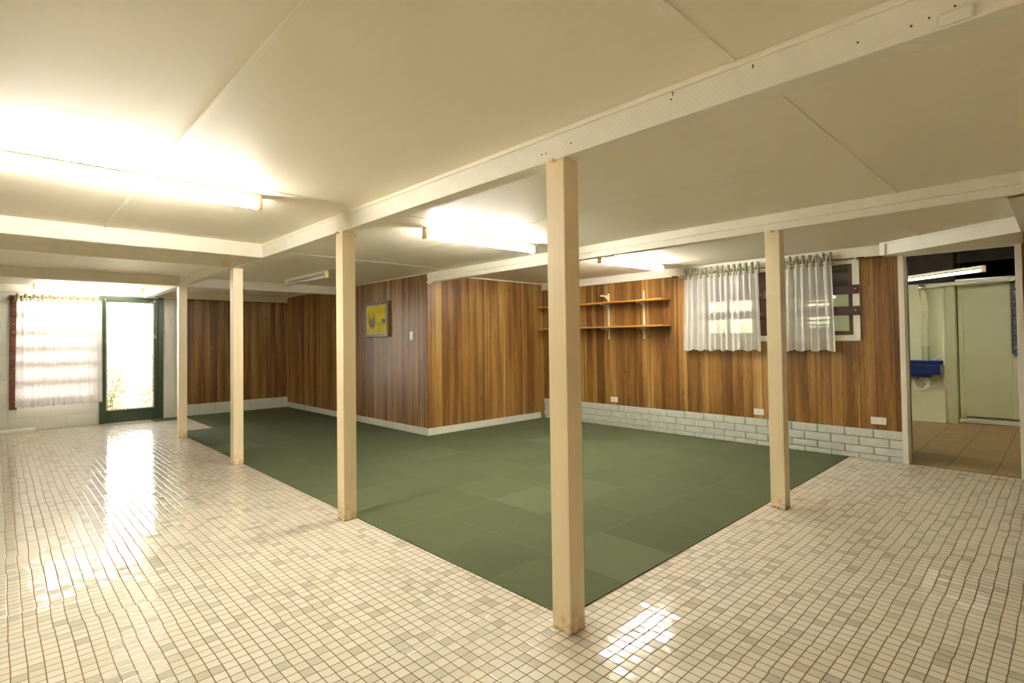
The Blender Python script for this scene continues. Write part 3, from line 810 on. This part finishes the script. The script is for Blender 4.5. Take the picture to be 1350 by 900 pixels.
t = thing('curtain_rod', 'thin dark curtain rod above the panelled window, holding two sheer curtains', 'curtain rod', (6.462, 2.36, 2.045))
m = MB(); m.tube([(0, -1.0, .002), (0, 1.03, .0)], .006, 10); part(m, 'rod', m_dark, t)
m = MB(); m.tube([(0.012, -.86, -.012), (0.012, .95, -.012)], .004, 8); part(m, 'support_wire', m_metalw, t)
for yy in (-.93, .1, .97):
    m = MB(); m.box(-.01, XW-6.462-.020, yy-.008, yy+.008, -.014, .014, .002); part(m, 'bracket', m_metalw, t)
m = MB(); m.tube([(0, 1.0, 0), (0, 1.07, .002), (0, 1.075, .002)], [.006, .012, .004], 10); part(m, 'finial', m_dark, t)
t = thing('curtain_rod', 'thin dark curtain wire at the left window, in front of the red-brown frame', 'curtain rod', (.7, 10.275, 1.94))
m = MB(); m.tube([(-.60, 0, -.0), (.50, 0, 0)], .005, 8); part(m, 'rod', m_dark, t)
for s in (-.59, .49):
    m = MB(); m.box(s-.006, s+.006, 0, .075, -.008, .008, .001); part(m, 'bracket', m_dark, t)

# utility room curtain
t, w_, h_ = curtain('blue patterned curtain at the utility room window, right edge of the doorway', -.15, .455, .95, 2.0, UX+.15, 0, .018, 7, m_bluecurt, 4)

# ================================================================ picture
pc = thing('framed_picture', 'gilt-framed yellow painting of a sailing ship hung on the wood-panelled wall', 'picture', (XI, 6.97, 1.325))
# local x negative = into the room; tilt top forward a little
hy, H = .335, .525
m = MB(); fr = .045
def fbox(y0, y1, z0, z1): m.box(-.045, -.012, y0, y1, z0, z1, .006)
fbox(-hy, -hy+fr, 0, H); fbox(hy-fr, hy, 0, H); fbox(-hy+fr, hy-fr, 0, fr); fbox(-hy+fr, hy-fr, H-fr, H)
part(m, 'frame', m_frame_gold, pc)
m = MB(); s2 = .014
for a in ((-hy+fr, -hy+fr+s2, fr, H-fr), (hy-fr-s2, hy-fr, fr, H-fr), (-hy+fr+s2, hy-fr-s2, fr, fr+s2), (-hy+fr+s2, hy-fr-s2, H-fr-s2, H-fr)): m.box(-.032, -.018, *a[:2], *a[2:], .002)
part(m, 'slip', m_linen, pc, 'pale inner slip of the frame')
m = MB(); m.box(-.026, -.014, -hy+fr+s2, hy-fr-s2, fr+s2, H-fr-s2); cv = part(m, 'canvas', m_paint, pc)
def daub(pts, mat, nm, x=-.0275):
    m = MB(); m.slab([(x, a, b) for a, b in pts], (.0012, 0, 0)); part(m, nm, mat, cv)
# image left = larger y
cy = .10
daub([(cy+.08, .155), (cy-.05, .155), (cy-.06, .205), (cy+.02, .195), (cy+.10, .22)], m_ship, 'painted_hull')
daub([(cy+.07, .205), (cy-.04, .205), (cy-.02, .27), (cy+.005, .30), (cy+.04, .265)], m_shipo, 'painted_sail', -.0272)
daub([(cy+.036, .21), (cy-.026, .21), (cy-.006, .30), (cy+.0, .375), (cy+.012, .375), (cy+.016, .30)], m_ship, 'painted_mast')
daub([(cy+.115, .195), (cy+.058, .195), (cy+.066, .29), (cy+.074, .335), (cy+.092, .335)], m_ship, 'painted_mast')
daub([(cy-.028, .20), (cy-.056, .20), (cy-.060, .29), (cy-.050, .335), (cy-.044, .335)], m_ship, 'painted_mast')
daub([(cy+.05, .205), (cy+.022, .205), (cy+.03, .27)], m_shipo, 'painted_sail', -.028)
daub([(cy-.005, .21), (cy-.03, .205), (cy-.022, .26)], m_shipo, 'painted_sail', -.028)
daub([(-.13, .215), (-.25, .20), (-.255, .25), (-.20, .285), (-.16, .25)], m_ship, 'painted_rocks')
daub([(-.06, .185), (-.25, .172), (-.25, .184), (-.12, .192)], m_shipo, 'painted_shore')
daub([(cy+.06, .12), (cy-.03, .125), (cy-.02, .155), (cy+.05, .158)], m_shipo, 'painted_reflection')
for by, bz in ((-.07, .40), (-.02, .385), (-.10, .35), (-.15, .41)): daub([(by, bz), (by-.018, bz+.006), (by-.008, bz-.005)], m_ship, 'painted_bird')
m = MB(); m.tube([(-.02, 0, H-.01), (-.006, 0, H+.0)], .003, 6); part(m, 'hanger', m_dark, pc)

# ================================================================ light switch and sockets
t = thing('light_switch', 'white light switch plate on the panelled wall right of the painting', 'switch', (XI, 6.085, 1.33))
m = MB(); m.box(-.010, 0, -.037, .037, -.06, .06, .003); part(m, 'plate', m_plastic, t)
m = MB(); m.box(-.014, -.009, -.008, .008, -.014, .014, .002); part(m, 'rocker', m_plastic, t)
for y, z, w, lab in ((4.40, .385, .058, 'white power socket below the wall shelves, nearest the partition corner'), (2.43, .385, .057, 'white power socket between the two curtains, just above the brick plinth'), (1.29, .397, .065, 'white double power socket beside the doorway')):
    t = thing('power_socket', lab, 'power socket', (XW, y, z), 0, 'power sockets above the brick plinth')
    m = MB(); m.box(-.012, 0, -w, w, -.036, .036, .004); part(m, 'plate', m_plastic, t)
    for k in ((-.5, .5) if w > .06 else (0,)):
        m = MB()
        for dy, dz in ((-.007, .008), (.007, .008), (0, -.008)): m.box(-.0128, -.0118, k*w+dy-.0015, k*w+dy+.0015, dz-.004, dz+.004)
        part(m, 'socket_slots', m_dark, t)
        m = MB(); m.box(-.015, -.0115, k*w-.004, k*w+.004, .018, .028, .001); part(m, 'rocker', m_plastic, t)

# ================================================================ shelves
for z, lab in ((1.755, 'orange pine wall shelf, the upper of the two'), (1.412, 'orange pine wall shelf, the lower of the two')):
    m = MB(); m.box(XW-.24, XW-.02, 3.50, 5.62, z-.0, z+.02, .003)
    solid(m, 'wall_shelf', m_shelf, lab, 'shelf', 'orange shelves on the panelled wall')
def track(y, label, extra):
    t = thing('shelf_bracket_track', label, 'shelf track', (XW, y, 1.25), 0, 'metal shelf tracks')
    m = MB(); m.box(-.014, 0, -.011, .011, 0, .66, .002); part(m, 'upright', m_metalw, t)
    def br(z, up=False):
        m = MB(); L = .205
        # web: tall at the wall, narrow at the tip, with an open notch
        m.slab([(-.014, -.004, z-.002), (-L, -.004, z-.002), (-L, -.004, z-.016), (-L+.02, -.004, z-.022), (-.12, -.004, z-.018), (-.06, -.004, z-.045), (-.014, -.004, z-.085)], (0, .008, 0))
        m.box(-L, -.014, -.009, .009, z-.006, z-.001, .001)
        part(m, 'bracket', m_metalw, t)
    br(1.755-1.25); br(1.412-1.25)
    if extra: br(.632)
track(4.465, 'left cream metal shelf track, with a spare bracket above the shelves', True)
track(3.895, 'right cream metal shelf track holding the shelves, nearer the curtains', False)

# ================================================================ utility basin and pipes
bs = thing('wash_basin', 'long blue enamel wash basin with white trap on the utility room wall', 'basin', (UX-.002, 1.76, .685))
m = MB(); L0, L1 = -.58, .55
m.box(-.40, -.0, L0, L1, .115, .145, .008)
m.box(-.40, -.37, L0, L1, .02, .13, .008); m.box(-.03, 0, L0, L1, .02, .20, .008); m.box(-.39, 0, L0, L0+.03, .02, .13, .008); m.box(-.39, 0, L1-.03, L1, .02, .13, .008)
m.prism([(-.34, L0+.12), (-.34, L1-.12), (-.06, L1-.12), (-.06, L0+.12)], -.03, .03); m.box(-.39, -.01, L0+.02, L1-.02, .015, .03, .004)
part(m, 'trough', m_blue, bs)
m = MB(); T0 = -.41; pts = [(-.2, T0, .02), (-.2, T0, -.15)]
for k in range(9): a = PI + k*PI/8; pts.append((-.2, T0+.07+.07*math.cos(a), -.15-.07*math.sin(a-PI)))
pts += [(-.2, T0+.14, -.11), (-.2, T0+.14, -.085), (-.15, T0+.14, -.075), (-.0, T0+.14, -.075)]
m.tube(pts, .024, 12); m.tube([(-.2, T0, -.105), (-.2, T0, -.065)], .034, 12); m.tube([(-.2, T0+.14, -.13), (-.2, T0+.14, -.105)], .032, 12)
part(m, 'waste_trap', m_pvc, bs, 'white plastic waste trap')
m = MB(); m.tube([(-.02, L0+.05, .145), (-.02, L0+.05, .22), (-.05, L0+.05, .24), (-.12, L0+.07, .235), (-.15, L0+.09, .21)], .008, 8); m.tube([(-.02, L0+.05, .235), (-.02, L0+.05, .265)], .018, 10)
part(m, 'tap', m_pvc, bs)
m = MB(); m.tube([(-.02, L0+.02, .05), (-.02, L0+.01, -.02), (-.02, L0+.015, -.14), (-.02, L0+.10, -.19), (-.02, L0+.2, -.17)], .007, 8)
part(m, 'hose', m_pvc, bs)
t = thing('wall_pipe', 'pale pipe running down the utility room wall above the basin', 'pipe', (UX-.025, 1.36, 0))
m = MB(); m.tube([(0, 0.02, 1.97), (0, .02, 1.90), (0, 0, 1.85), (0, 0, .88)], .018, 10); m.tube([(0, .07, 1.97), (0, .06, .88)], .012, 8); part(m, 'pipe', m_util, t)
for z in (1.1, 1.6):
    m = MB(); m.box(-.02, .025, -.025, .085, z, z+.02, .002); part(m, 'clip', m_util, t)
t = thing('wall_pipe', 'horizontal grey drain pipe along the top of the utility room wall', 'pipe', (UX-.08, .8, 2.0))
m = MB(); m.tube([(0, .62, -.05), (0, .55, -.045), (0, .3, -.03), (-.02, -.9, .02)], .028, 12); part(m, 'pipe', m_metalw, t)
m = MB(); m.tube([(0, .63, -.055), (0, .55, -.05)], .037, 12); part(m, 'collar', m_steel, t)
t = thing('wall_pipe', 'slim pipe at the corner beside the sliding door in the utility room', 'pipe', (UX-.03, 1.17, 0))
m = MB(); m.tube([(0, 0, .0), (0, 0, 1.93)], .020, 10); part(m, 'pipe', m_util, t)
m = MB(); m.box(-.02, .03, -.03, .03, 1.93, 1.99, .004); part(m, 'bracket', m_steel, t)
t = thing('outlet_box', 'small white outlet box on the utility room wall under the basin end', 'power socket', (UX-.001, 1.135, .56))
m = MB(); m.box(-.03, 0, -.04, .04, -.05, .05, .004); part(m, 'box', m_metalw, t)

# ================================================================ outside
m = MB(); m.box(-14, 16, YW+T+.0, 40, -.12, -.04); solid(m, 'garden_paving', m_ground, kind='structure')
m = MB(); m.box(10.55, 40, -14, YW+T, -.12, -.04); solid(m, 'yard_paving', m_ground, kind='structure')
m = MB()
for k in range(9): m.box(12.8, 12.83, -2, 11, .0+k*.185-.04, .17+k*.185-.04, .004)
for k in range(7): m.box(12.83, 12.9, -2+k*2.1, -1.92+k*2.1, -.04, 1.66)
solid(m, 'garden_fence', paint('pale_green_fence', (.60, .66, .48), .7, .08, 3), 'pale board fence outside the utility room windows, seen dimly through the sheer curtain', 'fence')
m = MB()
for k in range(22): m.slab([(16.0, -6, -.1+k*.18), (16.0, 16, -.1+k*.18), (16.03, 16, .09+k*.18), (16.03, -6, .09+k*.18)], (.04, 0, 0))
m.box(16.05, 16.4, -6, 16, -.1, 3.9)
solid(m, 'neighbour_wall', paint('pinkish_cladding', (.72, .56, .48), .7, .06, 3), kind='structure')
def shrub(x, y, h, r, n, seed, label):
    random.seed(seed); t = thing('shrub', label, 'shrub', (x, y, -.04))
    m = MB()
    for k in range(5):
        a = random.uniform(0, 6.28); m.tube([(0, 0, 0), (math.cos(a)*r*.3, math.sin(a)*r*.3, h*.5), (math.cos(a)*r*.7, math.sin(a)*r*.7, h*.85)], [.02, .012, .004], 6)
    part(m, 'stems', m_sash, t)
    m = MB()
    for k in range(n):
        a = random.uniform(0, 6.28); q = random.random()**.5*r; z = random.uniform(.1, 1)*h
        c = Vector((math.cos(a)*q, math.sin(a)*q, z)); u = Vector((random.gauss(0, 1), random.gauss(0, 1), random.gauss(0, .6))).normalized(); w = u.cross(Vector((random.gauss(0, 1), random.gauss(0, 1), 1))).normalized()
        l = random.uniform(.03, .06)
        m.poly([c-u*l, c+w*l*.4, c+u*l, c-w*l*.4])
    part(m, 'foliage', m_foliage, t)
shrub(1.55, 12.0, .85, .33, 760, 1, 'low leafy shrub outside the glazed green door, at its left side')
shrub(2.28, 12.4, .62, .30, 420, 2, 'low leafy shrub outside the glazed green door, at its right side')

bpy.context.view_layer.update()
